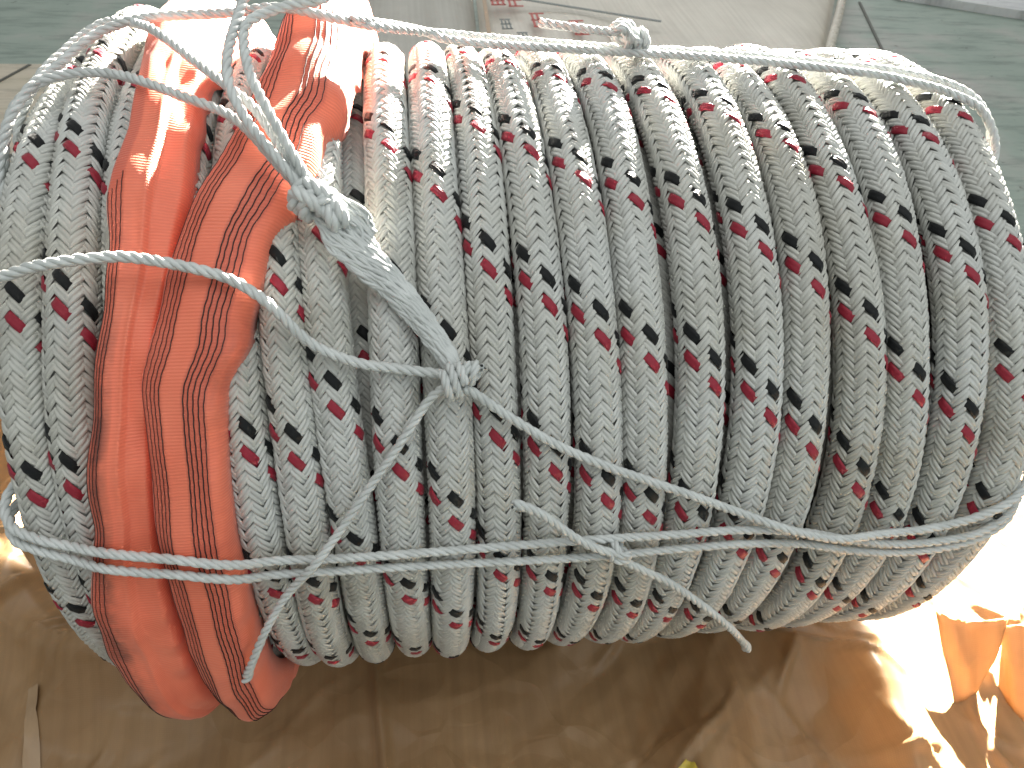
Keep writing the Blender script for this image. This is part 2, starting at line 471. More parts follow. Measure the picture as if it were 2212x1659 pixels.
def build_turn(key, th_tab, x_tab, rc_tab, a, b, mark, th0, th1, psi_max, parent, twist):
    """one turn of the braided rope: core tube, white sheath floats, black and red tracer floats"""
    X = lambda t: np.interp(t, th_tab, x_tab)
    RC = lambda t: np.interp(t, th_tab, rc_tab)
    def surf(th, psi, h):
        r = RC(th) + (b + h) * np.cos(psi)
        x = X(th) + (a + h) * np.sin(psi)
        t = np.radians(th)
        return np.stack([x, -r * np.cos(t), ZC + r * np.sin(t)], -1)
    # core
    tt = np.arange(th_tab[0], th_tab[-1] + 0.1, 3.0)
    ps = np.linspace(0, 2 * math.pi, 18, endpoint=False)
    g1, g2 = np.meshgrid(tt, ps, indexing='ij')
    fade = np.where((g1 > th0) & (g1 < th1), -0.0034, -0.0012)
    Vc = surf(g1, g2, fade).reshape(-1, 3)
    Qc = grid_quads(len(tt), len(ps), True)
    # floats
    pdeg = L_DEG / 12
    Rcr = R0
    pl = math.radians(pdeg) * Rcr
    Ll = math.radians(L_DEG) * Rcr
    phi = math.atan2(a * 2 * math.pi / Ll, 1.0)
    half_w = pl * math.sin(phi) / 2 * 0.975
    half_l = math.radians(22.5) * a / math.sin(phi)
    sets = {'w': []}
    for fam in (0, 1):
        for col in range(6):
            psc = math.radians(col * 60 + fam * 30) + twist
            psc = (psc + math.pi) % (2 * math.pi) - math.pi
            if abs(psc) > psi_max:
                continue
            sgn = -1 if fam == 0 else 1         # family 0 falls to the right, family 1 rises
            # strand index j passes this column at th = mark + j*pdeg + sgn*psc/(2pi)*L
            j = np.arange(-140, 300)
            th = mark + j * pdeg + sgn * psc / (2 * math.pi) * L_DEG
            ok = (th > th0) & (th < th1)
            for jj, tc in zip(j[ok], th[ok]):
                if fam == 0 and jj % 12 in (0, 10):
                    continue                    # taken by the black and the red tracer yarn
                sets['w'].append((tc, psc, sgn))
    out = {}
    for kind, L in sets.items():
        if not L:
            out[kind] = None
            continue
        L = np.array(L)
        n = len(L)
        hw = half_w * (1 + rng.normal(0, 0.03, n))
        hl = half_l * (1 + rng.normal(0, 0.03, n))
        lift = rng.normal(0, 0.00016, n)
        dl = tg[None] * hl[:, None, None]
        dw = vg[None] * hw[:, None, None]
        sg = L[:, 2][:, None, None]
        # strand direction in (around, along): (sin phi, sgn cos phi); across: (cos phi, -sgn sin phi)
        dc = dl * math.sin(phi) + dw * math.cos(phi)
        ds = sg * (dl * math.cos(phi) - dw * math.sin(phi))
        psi = L[:, 1][:, None, None] + dc / a
        rr = RC(L[:, 0]) + b * np.cos(L[:, 1])
        th = L[:, 0][:, None, None] + np.degrees(ds / rr[:, None, None])
        H = hg[None] + lift[:, None, None] - 0.0018
        V = surf(th, psi, H).reshape(-1, 3)
        Q = (FQ[None] + (np.arange(n) * NT * NV)[:, None, None]).reshape(-1, 4)
        uv = np.stack([np.broadcast_to(tg[None] + rng.random(n)[:, None, None] * 50, H.shape), np.broadcast_to(vg[None], H.shape)], -1).reshape(-1, 2)
        var = np.repeat(np.clip(rng.normal(0.6, 0.25, n), 0, 1), NT * NV)
        out[kind] = (V, Q, uv, var)
    V, Q, uv, var = out['w']
    nv = len(Vc)
    turn = mesh_obj('rope_turn', np.vstack([Vc, V]), np.vstack([Qc, Q + nv]), M_WHITE, parent,
                    uv=np.vstack([np.zeros((nv, 2)), uv]), attrs={'var': np.r_[np.full(nv, 0.15), var]})
    # tracer yarns: one continuous yarn winding round the rope, over two strands and under two
    for nm, mm, j0 in (('black_tracer_yarn', M_BLACK, 0), ('red_tracer_yarn', M_RED, -2)):
        lo = -(th1 - mark - j0 * pdeg) / L_DEG * 2 * math.pi
        hi = -(th0 - mark - j0 * pdeg) / L_DEG * 2 * math.pi
        k0, k1 = math.ceil((lo - twist) / (math.pi / 3)), math.floor((hi - twist) / (math.pi / 3))
        rows = np.concatenate([(kk * 60 + np.array([-28, -22, -15.5, -7, 7, 15.5, 22, 28])) for kk in range(k0, k1 + 1)])
        prof = np.tile(np.array([-1.0, -0.72, 0.10, 0.92, 0.92, 0.10, -0.72, -1.0]), k1 - k0 + 1)
        pc = np.radians(rows) + twist
        tc = mark + j0 * pdeg - pc / (2 * math.pi) * L_DEG
        dw = VV[None, :] * half_w * 1.05
        psi = pc[:, None] + dw * math.cos(phi) / a
        rr = RC(tc) + b * np.cos(pc)
        th = tc[:, None] + np.degrees(dw * math.sin(phi) / rr[:, None])
        H = prof[:, None] * 0.00175 + np.where(prof[:, None] > -0.5, 1.0, 0.3) * HV[None, :] * np.array([1, 1.1, 1, 1.3, 7.6, 1.3, 1, 1.1, 1]) * 0.0013 - 0.0012
        V = surf(th, psi, H).reshape(-1, 3)
        nr = len(rows)
        uv = np.stack([np.broadcast_to(rows[:, None] * 0.05, H.shape), np.broadcast_to(VV[None, :], H.shape)], -1).reshape(-1, 2)
        mesh_obj(nm, V, grid_quads(nr, NV), mm, turn, uv=uv, attrs={'var': np.full(nr * NV, 0.7)})
    return turn

COIL_IN = COIL
off = Vector(COIL.location)
def fix_parent(o):
    o.matrix_parent_inverse = Matrix.Translation(-off)

for i, k in enumerate(keys):
    th, x = TH[k]
    nxt = TH[keys[i + 1]][1][0] if i + 1 < len(keys) else x[0]
    # behind the coil the rope climbs over to the next turn
    s = np.clip((th - 125) / 150, 0, 1); s = s * s * (3 - 2 * s)
    xx = x * (1 - s) + nxt * s
    pts, a, dr, mark = TURN[k]
    a = a * 0.938
    b = 0.0178
    wob = 0.0012 * np.sin(np.radians(th) * 3 + i * 1.7) + 0.0008 * np.sin(np.radians(th) * 7 + i * 2.9)
    rc = R0 - b + dr + wob
    if k in ('L1', 'L2', 'L3', 'L4'):        # these turns ride up where they pass over the back
        u = np.clip((th - 90) / 35, 0, 1) * np.clip((215 - th) / 50, 0, 1)
        rc = rc + {'L1': .018, 'L2': .034, 'L3': .030, 'L4': .016}[k] * u * u * (3 - 2 * u)
    # weight of the coil flattens the turns where they lie on the floor
    low = np.clip(1 - np.abs(th - (-90)) / 30, 0, 1) + np.clip(1 - np.abs(th - 270) / 30, 0, 1)
    rc = rc - low * (np.maximum(dr, 0) + 0.003)
    xx = xx + 0.0010 * np.sin(np.radians(th) * 4 + i * 2.3)
    t = build_turn(k, th, xx, rc, a, b, mark, -62, 172, math.radians(121), COIL, math.radians(rng.uniform(-10, 10) + 7.5))
    fix_parent(t)
for i in range(len(keys) - 1):               # the layer below, seen dark in the gaps
    th = np.arange(-80, 301, 1.0)
    x = (TH[keys[i]][1] + TH[keys[i + 1]][1]) / 2
    t = build_turn(keys[i], th, x, np.full(len(th), R0 - 0.0178 - 0.0315), 0.0176, 0.0178, 30 + 17.3 * i % 22, -50, 125, math.radians(62), COIL, math.radians(rng.uniform(0, 20)))
    fix_parent(t)

for i in range(20):                          # innermost layer, only closing the view into the hollow
    th = np.arange(-84, 277, 4.0)
    ps = np.linspace(0, 2 * math.pi, 12, endpoint=False)
    g1, g2 = np.meshgrid(th, ps, indexing='ij')
    r3 = R0 - .080 + .0186 * np.cos(g2); t3 = np.radians(g1)
    V = np.stack([-.238 + .0352 * i + .0182 * np.sin(g2), -r3 * np.cos(t3), ZC + r3 * np.sin(t3)], -1).reshape(-1, 3)
    fix_parent(mesh_obj('rope_turn', V, grid_quads(len(th), len(ps), True), M_WHITE, COIL, uv=np.zeros((len(V), 2)), attrs={'var': np.full(len(V), .3)}))

# ------------------------------------------------------------------ orange webbing sleeves
SL = {
 'OLl': [(150, -.206), (120, -.204), (96.6, -.2009), (81.3, -.1899), (72.6, -.1888), (65.1, -.1953), (61.8, -.1959), (55.3, -.1916), (48.7, -.1941), (41.9, -.2004), (36.0, -.2038), (31.0, -.211), (27.8, -.2135), (22.7, -.2133), (20.1, -.2181), (10.5, -.2315), (1.2, -.2360), (-11.7, -.2330), (-30, -.2150), (-60, -.205)],
 'OLr': [(150, -.118), (118, -.122), (108.9, -.130), (89.7, -.1362), (83.0, -.1437), (73.2, -.1427), (66.5, -.1437), (62.0, -.1433), (57.3, -.1493), (53.0, -.1517), (47.5, -.1588), (39.6, -.1662), (34.7, -.1684), (29.4, -.1701), (22.2, -.175), (19.5, -.1769), (10.9, -.1781), (-0.5, -.1800), (-15, -.1830), (-60, -.19)],
 'ORl': [(150, -.085), (120, -.088), (104.5, -.0935), (84.5, -.1044), (72.6, -.1181), (62.8, -.1404), (55.1, -.1544), (47.6, -.1629), (39.7, -.1755), (34.7, -.1736), (29.5, -.1726), (22.2, -.1775), (19.5, -.1769), (9.3, -.1766), (-0.7, -.1790), (-15, -.1790), (-60, -.178)],
 'ORr': [(150, -.022), (118, -.028), (101.6, -.0382), (86.2, -.0368), (82.5, -.0436), (75.7, -.0441), (73.2, -.0567), (66.4, -.0614), (60.1, -.0795), (57.1, -.0922), (53.6, -.0945), (49.6, -.0999), (47.2, -.1065), (44.0, -.106), (39.3, -.1219), (33.2, -.1244), (27.9, -.1261), (22.1, -.1266), (18.7, -.1279), (13.1, -.1257), (4.4, -.1275), (-9.4, -.1309), (-60, -.133)],
}
def edge_fn(name, sig):
    a = np.array(sorted(SL[name]))
    th = np.arange(-60, 150.1, 0.5)
    x = np.interp(th, a[:, 0], a[:, 1])
    n = int(6 * sig) + 1
    k = np.exp(-0.5 * (np.arange(-n, n + 1) / (sig * 2)) ** 2); k /= k.sum()
    x = np.convolve(np.pad(x, n, mode='edge'), k, 'valid')
    return lambda t: np.interp(t, th, x)

def sleeve(label, el, er, crest, prof, lines, stains, top_bulge, seed, bands):
    rs = np.random.default_rng(seed)
    fl_, fr_ = edge_fn(el, 1.1), edge_fn(er, 1.1)
    th = np.arange(-52, 148, 0.7)
    v = np.linspace(0, 1, 36)
    tg_, vg_ = np.meshgrid(th, v, indexing='ij')
    ks = [(rs.uniform(3, 16), rs.uniform(-9, 9), rs.uniform(0, 6.28), rs.uniform(.4, 1)) for _ in range(9)]
    def dr(t, vv):
        d = np.interp(vv, prof[0], prof[1]) * crest
        tr = np.radians(t)
        w = sum(am * np.sin(f1 * tr * 2.2 + f2 * vv + ph) for f1, f2, ph, am in ks)
        w2 = sum(am * np.abs(np.sin(f1 * tr * 1.3 + f2 * 1.4 * vv + ph)) for f1, f2, ph, am in ks[:5])
        env = np.clip((t - 62) / 25, 0, 1)
        d = d + 0.0008 * w * np.sin(np.pi * vv) + env * 0.0018 * (w2 - 1.7) * np.sin(np.pi * vv) ** 0.5
        d = d + top_bulge * np.exp(-((t - 112) / 20.0) ** 2) * np.sin(np.pi * vv) ** 0.7
        d = d + 0.020 * np.exp(-((t + 22) / 17.0) ** 2) * np.sin(np.pi * vv) ** 0.5
        # short gathers along the free edge
        d = d + 0.0030 * np.sin(tr * 34 + 3 * np.sin(tr * 9)) * np.clip((vv - 0.66) / 0.34, 0, 1) ** 1.3
        d = d + 0.0016 * np.sin(tr * 29 + 2 * np.sin(tr * 7)) * np.clip((0.30 - vv) / 0.30, 0, 1) ** 1.3
        return d
    def point(t, vv, lift=0.0):
        x = fl_(t) + (fr_(t) - fl_(t)) * vv
        r = R0 + dr(t, vv) + lift
        tr = np.radians(t)
        return np.stack([x, -r * np.cos(tr), ZC + r * np.sin(tr)], -1)
    root = empty('webbing_sleeve', (float(fl_(0) + fr_(0)) / 2, -R0, ZC))
    tag(root, label, 'sleeve')
    P = point(tg_, vg_).reshape(-1, 3)
    stain = np.zeros(P.shape[0])
    for (v0, v1, t0, t1, amt) in stains:
        tv, vv = tg_.ravel(), vg_.ravel()
        stain = np.maximum(stain, amt * np.clip(1 - np.abs(vv - (v0 + v1) / 2) / ((v1 - v0) / 2), 0, 1) ** .6 * np.clip(1 - np.abs(tv - (t0 + t1) / 2) / ((t1 - t0) / 2), 0, 1) ** .5)
    band = np.zeros(P.shape[0])
    for v0, v1 in bands:
        band = np.maximum(band, np.clip((vg_.ravel() - v0) / .03, 0, 1) * np.clip((v1 - vg_.ravel()) / .03, 0, 1))
    uv = np.stack([vg_.ravel(), np.radians(tg_.ravel()) * R0 * 10], -1)
    inv = Matrix.Translation(-Vector(root.location))
    o = mesh_obj('sleeve_cloth', P, grid_quads(len(th), len(v)), M_ORANGE, root, uv=uv, attrs={'stain': stain, 'band': band})
    o.matrix_parent_inverse = inv
    so = o.modifiers.new('thickness', 'SOLIDIFY'); so.thickness = 0.0014; so.offset = -1
    for (vl, t0, t1, rad) in lines:
        tl = np.arange(t0, t1, 0.35)
        wig = 0.0028 * np.sin(np.radians(tl) * 210 + vl * 40) + 0.004 * np.sin(np.radians(tl) * 17 + vl * 3)
        C = point(tl, np.full(len(tl), vl) + wig, 0.0004)
        V, Q = tube(C, rad, 5)
        s = mesh_obj('stitch_line', V, Q, M_STITCH, root)
        s.matrix_parent_inverse = inv
    return root

prof_L = ([0, .035, .12, .30, .50, .56, .62, .75, .90, .96, 1], [-.7, .40, .95, 1.08, .98, 1.04, .66, .62, .60, .25, -.6])
prof_R = ([0, .03, .10, .30, .55, .80, .92, .97, 1], [-.6, .45, .92, 1.05, 1.08, .95, .68, .30, -.6])
sleeve('orange webbing sleeve creased lengthwise, black stained stitching along its outer edge', 'OLl', 'OLr', 0.0145, prof_L,
       [(x, -50, 62 + 40 * x * x, r) for x, r in ((.11, .00022), (.16, .00022), (.21, .00025), (.27, .00028))],
       [(.08, .42, 5, 62, .9), (.2, .42, -30, 36, 1.0), (.0, .5, -14, 20, .6)], 0.026, 3, [(.06, .31)])
sleeve('orange webbing sleeve with two bands of black stitched lines, bunched at the top', 'ORl', 'ORr', 0.0165, prof_R,
       [(x, -50, 100, r) for x, r in ((.10, .00022), (.145, .00022), (.19, .00025), (.235, .00028), (.285, .00034),
                                      (.56, .00042), (.61, .00042), (.67, .00042), (.73, .00042), (.79, .00036))],
       [(.75, 1.0, 35, 47, .5), (.3, .9, 70, 82, .2)], 0.058, 11, [(.05, .32), (.52, .83)])

# ------------------------------------------------------------------ twine
TW = {
 'top_a': [(-.262, 62, -.048), (-.2745, 68, -.022), (-.2690, 74, -.002), (-.2560, 79.5, .010), (-.2430, 84, .013), (-.229, 87.3, .020), (-.2125, 90.4, .026), (-.1813, 90.1, .034), (-.1238, 88.1, .042), (-.0849, 87.2, .048), (-.0269, 88.5, .034), (.0446, 97.2, .014), (.1596, 96.5, .0075), (.2739, 93.2, .007), (.3664, 89.2, .007), (.406, 87, .0065), (.4376, 83.2, .006), (.4560, 80, -.001), (.4640, 76, -.016), (.455, 72, -.045)],
 'top_b': [(-.0398, 87.0, .042), (.0071, 94.0, .022), (.0437, 94.5, .0125), (.1562, 93.6, .0085), (.2693, 90.4, .0085), (.3619, 86.6, .008), (.3999, 84.4, .0065), (.4317, 80.9, .006), (.4540, 78.0, -.001), (.4630, 73.0, -.018), (.455, 68, -.045)],
 'top_tail': [(.1947, 95.2, .012), (.1780, 92.2, .020), (.1660, 90.5, .031), (.1580, 91.2, .027), (.1349, 93.4, .026), (.1066, 97.2, .024)],
 'left_a': [(-.262, 66, -.048), (-.2745, 71, -.022), (-.2680, 77, .0), (-.2520, 81.0, .0095), (-.2312, 82.0, .014), (-.2044, 81.6, .016), (-.1771, 77.9, .0235), (-.1459, 74, .028), (-.1201, 71, .032), (-.1034, 68.3, .033), (-.0848, 64.1, .030), (-.0681, 60.9, .022)],
 'left_b': [(-.262, 72, -.048), (-.2745, 78, -.022), (-.2640, 86, -.002), (-.2500, 92, .0075), (-.236, 96.1, .016), (-.2177, 95.7, .022), (-.1762, 85.8, .036), (-.1377, 77.9, .037), (-.1138, 72.7, .042), (-.0957, 69.3, .042), (-.0814, 65.4, .036), (-.0664, 61.3, .025)],
 'loop_a': [(-.1022, 88.0, .074), (-.1022, 85.0, .070), (-.106, 80.5, .065), (-.1107, 76, .060), (-.1119, 73, .056), (-.1088, 70.2, .052), (-.0979, 66.7, .046), (-.0832, 63.7, .038), (-.0693, 61, .026)],
 'loop_b': [(-.0300, 86.0, .073), (-.0418, 84.3, .070), (-.0563, 81.8, .068), (-.0805, 81.4, .064), (-.0987, 79.5, .062), (-.1032, 77.3, .060), (-.0988, 72.7, .056), (-.0904, 69.2, .052), (-.0775, 65.2, .042), (-.0647, 61.7, .028)],
 'front_a': [(-.2900, 49.5, .016), (-.2549, 50.9, .030), (-.238, 51.2, .034), (-.2222, 52, .036), (-.2073, 52.5, .036), (-.188, 53, .034), (-.1708, 53.2, .032), (-.1506, 52.7, .030), (-.13, 51.9, .028), (-.1118, 50.8, .026), (-.0962, 49, .024), (-.0849, 47.1, .019), (-.0741, 44.8, .012), (-.0608, 43, .0075), (-.0383, 41.3, .006), (-.0149, 40.5, .006), (.0088, 39.8, .0075), (.022, 39.2, .010)],
 'front_tail': [(.0188, 38.5, .012), (.0051, 36.8, .009), (-.0076, 33.5, .007), (-.0205, 30, .006), (-.0368, 25.8, .006), (-.0603, 19.7, .010), (-.0766, 16.3, .018), (-.0991, 10.6, .012), (-.1155, 5.8, .018), (-.1305, -.2, .024), (-.14, -4.7, .026)],
 'front_b': [(.0262, 38.1, .012), (.0352, 37, .009), (.0564, 34, .007), (.0877, 30.1, .006), (.1201, 27, .006), (.1537, 24.3, .006), (.1887, 21.5, .006), (.2257, 18.4, .0065), (.2636, 15.9, .013), (.3032, 13.9, .014), (.3421, 13.2, .008), (.3803, 13.3, .0065), (.4175, 14.7, .006), (.4430, 17.2, .0055), (.4590, 19.6, -.002), (.4645, 22.5, -.018), (.455, 25, -.045)],
 'low_a': [(-.262, 28, -.048), (-.2745, 25.0, -.022), (-.2670, 22.6, -.002), (-.2490, 21.1, .005), (-.2295, 20.3, .0085), (-.206, 20.5, .0195), (-.1822, 20.1, .0235), (-.16, 19.3, .0235), (-.1409, 18.6, .0245), (-.1229, 17.4, .0195), (-.1019, 15.9, .008), (-.0718, 15.4, .0065), (-.0247, 15.2, .006), (.0237, 15.3, .006), (.0731, 15.4, .006), (.1236, 15.5, .006), (.1754, 15.4, .006), (.2286, 15.4, .006), (.2781, 14.3, .0065), (.3225, 12.0, .0065), (.3632, 10.6, .0065), (.4029, 10.8, .0065), (.4323, 12.0, .005), (.4560, 15.0, -.002), (.4645, 18.0, -.018), (.455, 21, -.045)],
 'low_b': [(-.262, 25, -.048), (-.2745, 22.4, -.022), (-.2670, 20.6, -.002), (-.2500, 19.4, .005), (-.2309, 18.4, .0085), (-.2079, 18.3, .0195), (-.184, 17.9, .0235), (-.1616, 17.2, .0235), (-.1422, 16.5, .0245), (-.1242, 15.2, .0195), (-.1031, 13.6, .008), (-.0727, 13.2, .0065), (-.0252, 13.0, .006), (.0236, 12.8, .006), (.0737, 12.5, .006), (.125, 12.4, .006), (.1773, 12.7, .006), (.2308, 12.8, .006), (.2790, 12.0, .006), (.3230, 9.9, .006), (.3640, 8.7, .006), (.4020, 9.0, .006), (.4330, 10.4, .0045), (.4560, 13.0, -.002), (.4645, 16.0, -.018), (.455, 19, -.045)],
 'low_tail_a': [(.1346, 13.9, .013), (.1185, 15.2, .014), (.1005, 17.7, .016), (.0764, 21.9, .020), (.0562, 24.1, .024)],
 'low_tail_b': [(.1333, 13.2, .013), (.1572, 9.8, .010), (.1806, 6.9, .012), (.2108, 1.9, .016), (.2423, -4.6, .020), (.2728, -13.6, .022)],
 'fray': [(-.0601, 60.1, .018), (-.0463, 57, .014), (-.0324, 53.6, .012), (-.0156, 50.3, .010), (.0012, 46.3, .009), (.0152, 42.3, .009), (.0235, 39.2, .010)],
}
def path(key):
    return np.array([cyl(x, t, R0 + d) for x, t, d in TW[key]])

def cord_part(name, keyname, parent, dia=0.0080, fray=0.0, **k):
    b = Bag()
    laid_cord(b, path(keyname) if isinstance(keyname, str) else keyname, dia, fray=fray, **k)
    o = b.build(name, M_TWINE, parent)
    o.matrix_parent_inverse = Matrix.Translation(-Vector(parent.location))
    return o

def knot(parent, x, t, d, wraps, dia=0.0085):
    """wraps: list of (centre offset (along x, along arc up, out), axis angle in the surface, radius, turns, length)"""
    c = cyl(x, t, R0 + d)
    tr = math.radians(t)
    ex = np.array([1.0, 0, 0]); et = np.array([0, math.sin(tr), math.cos(tr)]); er = np.array([0, -math.cos(tr), math.sin(tr)])
    b = Bag()
    for (ox, ot, orr), ang, rad, turns, length in wraps:
        cc = c + ex * ox + et * ot + er * orr
        ax = ex * math.cos(ang) + et * math.sin(ang)
        ay = -ex * math.sin(ang) + et * math.cos(ang)
        u = np.linspace(0, 1, int(14 * turns) + 2)
        ph = u * turns * 2 * math.pi + 0.6
        P = cc + ax[None] * ((u - 0.5) * length)[:, None] + (rad * np.cos(ph))[:, None] * ay[None] + (rad * 0.8 * np.sin(ph))[:, None] * er[None]
        laid_cord(b, P, dia, pitch=0.022, step=0.0016)
    o = b.build('knot', M_TWINE, parent)
    o.matrix_parent_inverse = Matrix.Translation(-Vector(parent.location))
    return o

def twine_root(x, t, label):
    p = cyl(x, t, R0)
    e = empty('binding_twine', tuple(float(q) for q in p))
    return tag(e, label, 'twine')

r = twine_root(.10, 92, 'doubled white twine stretched lengthwise over the crest of the coil, with a stub-ended knot')
cord_part('cord', 'top_a', r); cord_part('cord', 'top_b', r, phase=1.0); cord_part('cord_end', 'top_tail', r, fray=0.3)
knot(r, .183, 95, .015, [((0, 0, 0), 0.1, .0085, 2.6, .020), ((-.010, 0, .006), 1.1, .008, 1.6, .012)])

r = twine_root(-.10, 75, 'white twine of four legs gathered into a bulky knot with frayed flat tassel')
for ph_, k in enumerate(('left_a', 'left_b', 'loop_a', 'loop_b')):
    cord_part('cord', k, r, phase=1.3 * ph_)
knot(r, -.0610, 60.0, .020, [((-.003, .002, 0), -0.75, .0105, 2.2, .019), ((.011, -.006, -.001), 0.35, .0085, 1.8, .013), ((-.003, .003, .002), 0.8, .0110, 1.5, .014)], dia=.0105)
# frayed tassel: loose yarns fanned out flat, drawn together again at the lower knot
def yarns(paths_fn, n, rad, name, parent):
    b = Bag()
    for i in range(n):
        P = paths_fn(i / (n - 1) * 2 - 1, i)
        C, u = catmull(P, 0.0022)
        C = C + 0.0005 * np.stack([np.sin(u * 300 + i), np.cos(u * 270 + 2 * i), np.sin(u * 330 + 3 * i)], 1)
        V, Q = tube(C, rad * (0.8 + 0.4 * rng.random()), 6)
        b.add(V, Q)
    o = b.build(name, M_TWINE, parent)
    o.matrix_parent_inverse = Matrix.Translation(-Vector(parent.location))
    return o
FK = np.linspace(0, 1, 7)
_tf = np.array(TW['fray'])
FS = np.linspace(0, 1, 34)
FR, _ = catmull(np.array([cyl(x, t, R0 + d) for x, t, d in TW['fray']]), 0.0005)
FR = FR[np.linspace(0, len(FR) - 1, 34).astype(int)]
FW = np.interp(FS, FK, [.007, .0150, .0110, .0085, .0075, .0065, .0045])
FT = frames(FR)[0]
def fr_path(w, i):
    # the flattened lay: yarns slant across the ribbon and turn back at its edges
    out = []
    for k, P in enumerate(FR):
        er = np.array([0, P[1], P[2] - ZC]); er /= np.linalg.norm(er)
        side = np.cross(FT[k], er); side /= np.linalg.norm(side)
        u = (w * 0.5 + 0.5) * 2 + FS[k] * 1.7 + 0.05 * math.sin(i * 5.1 + k * 0.7)
        tri = abs((u % 2.0) - 1) * 2 - 1
        up = 1 if (u % 2.0) < 1 else -1
        out.append(P + side * FW[k] * tri + er * (0.0030 * math.cos(tri * 1.45) - 0.0012 + 0.0011 * up * math.cos(tri * 1.5)))
    return np.array(out)
yarns(fr_path, 46, 0.00135, 'frayed_tassel', r)
def tuft(w, i):
    j = np.random.default_rng(300 + i).normal(0, 1, 8)
    n = 3 + i % 3
    pts = [(-.058, 60 + 1.0 * w, .021), (-.046 + .001 * j[0], 59.3 + 1.1 * w + .2 * j[1], .021), (-.0360 + .002 * w + .0015 * j[2], 58.0 + 1.1 * w + .25 * j[3], .017 + .0014 * j[4]),
           (-.0300 + .003 * w + .0015 * j[5], 56.4 + .9 * w + .3 * j[6], .013), (-.0330 + .004 * w, 54.4 + .5 * j[7], .0095)][:n]
    return np.array([cyl(x, t, R0 + d) for x, t, d in pts])
yarns(tuft, 26, 0.0012, 'frayed_tuft', r)

r = twine_root(.0235, 39, 'white twine crossing both orange sleeves to a wrapped knot, then slanting down two ways')
cord_part('cord', 'front_a', r, dia=.0084); cord_part('cord', 'front_b', r, dia=.0080, phase=2.0); cord_part('cord_end', 'front_tail', r, dia=0.0074, fray=0.7)
knot(r, .0235, 39.0, .0125, [((-.003, -.001, .003), 0.16, .0098, 2.2, .0125), ((.0085, .004, -.001), -0.5, .0062, 1.9, .0105)], dia=.0072)

r = twine_root(.10, 14, 'two strands of white twine strung across the lower face, knotted with two loose ends')
cord_part('cord', 'low_a', r, dia=.0078); cord_part('cord', 'low_b', r, dia=.0076, phase=1.6)
cord_part('cord_end', 'low_tail_a', r, dia=.0078, fray=.5); cord_part('cord_end', 'low_tail_b', r, dia=.0076, fray=.9)
knot(r, .1340, 13.8, .0085, [((0, 0, 0), 0.2, .0066, 1.8, .010), ((.004, -.002, .002), 1.3, .006, 1.3, .007)], dia=.0072)

# ------------------------------------------------------------------ brown woven wrapping sheet
def crumple(x, y, seed, n, lo, hi):
    rs = np.random.default_rng(seed)
    h = np.zeros_like(x)
    for _ in range(n):
        a = rs.uniform(0, math.pi)
        lam = rs.uniform(lo, hi)
        u = (x * math.cos(a) + y * math.sin(a)) / lam + rs.uniform(0, 9)
        w = (-x * math.sin(a) + y * math.cos(a)) / (lam * 2.2) + rs.uniform(0, 9)
        u = u + 0.35 * np.sin(w * 2.1) + 0.2 * np.sin(w * 4.7 + 1)
        tri = np.abs((u % 1.0) * 2 - 1)
        m = np.clip(np.sin(w * 1.7) * 1.4, 0, 1)
        h += lam * m * np.maximum(0, tri - 0.45)
    return h
xs = np.arange(-0.86, 1.02, 0.004)
ys = np.arange(-0.80, 0.36, 0.004)
gx, gy = np.meshgrid(xs, ys, indexing='ij')
wx = gx + 0.02 * np.sin(gy * 14) ; wy = gy + 0.02 * np.sin(gx * 12)
h = 0.24 * crumple(wx, wy, 5, 7, .12, .26) + 0.04 * crumple(wx, wy, 8, 8, .05, .09)
amp = np.interp(gx, [-.86, -.35, -.2, .1, .22, .4, .9], [1.0, .9, .20, .20, .8, .8, .3])
h = h * amp
# sharp creases: narrow ridges and the slack facets on either side of them
rs_ = np.random.default_rng(21)
for _ in range(75):
    side = rs_.random()
    cx, cy = (rs_.uniform(.18, .75), rs_.uniform(-.48, -.08)) if side < .6 else ((rs_.uniform(-.62, -.24), rs_.uniform(-.40, .0)) if side < .88 else (rs_.uniform(-.2, .18), rs_.uniform(-.45, -.2)))
    an = rs_.uniform(0, math.pi); ln = rs_.uniform(.02, .10)
    u = (gx - cx) * math.cos(an) + (gy - cy) * math.sin(an)
    w_ = -(gx - cx) * math.sin(an) + (gy - cy) * math.cos(an) + 0.25 * u * np.sin(u * 20 + cx * 50)
    tap = np.clip(1 - (u / ln) ** 2, 0, 1)
    k_ = 1.0 if side < .88 else .35
    h += k_ * tap * (rs_.uniform(.004, .010) * np.clip(1 - np.abs(w_) / .009, 0, 1) + rs_.uniform(-.05, .16) * np.clip(.05 - np.abs(w_), 0, .05) * np.where(w_ > 0, 1, .35))
# the long soft folds in the shade and the raised fold beside the right end
h += 0.012 * np.exp(-((gx + 0.055 + 0.10 * (gy + .3)) / .006) ** 2) * np.clip((-gy - .12) / .1, 0, 1)
h += 0.055 * np.exp(-np.abs((gx - 0.485 - 0.10 * (gy + .3)) / .045) ** 1.5) * np.clip((-gy - .17) / .10, 0, 1)
cylz = ZC - np.sqrt(np.clip((R0 + .004) ** 2 - gy ** 2, 0, None))
inside = (np.abs(gy) < R0) & (gx > -.30) & (gx < .49)
h = np.where(inside, np.minimum(h, np.maximum(cylz - 0.004, -0.001)), h)
h = np.maximum(h, -0.001) * np.clip((gy + 0.80) / .05, 0, 1) * np.clip((1.02 - gx) / .05, 0, 1)
h = np.where(inside & (np.abs(gy) < .07), np.minimum(h, -0.001), h)
V = np.stack([gx, gy, h], -1).reshape(-1, 3)
sh = mesh_obj('wrapping_sheet', V, grid_quads(len(xs), len(ys)), M_SHEET, None)
tag(sh, 'crumpled brown woven plastic sheet spread under the rope coil', 'sheet')

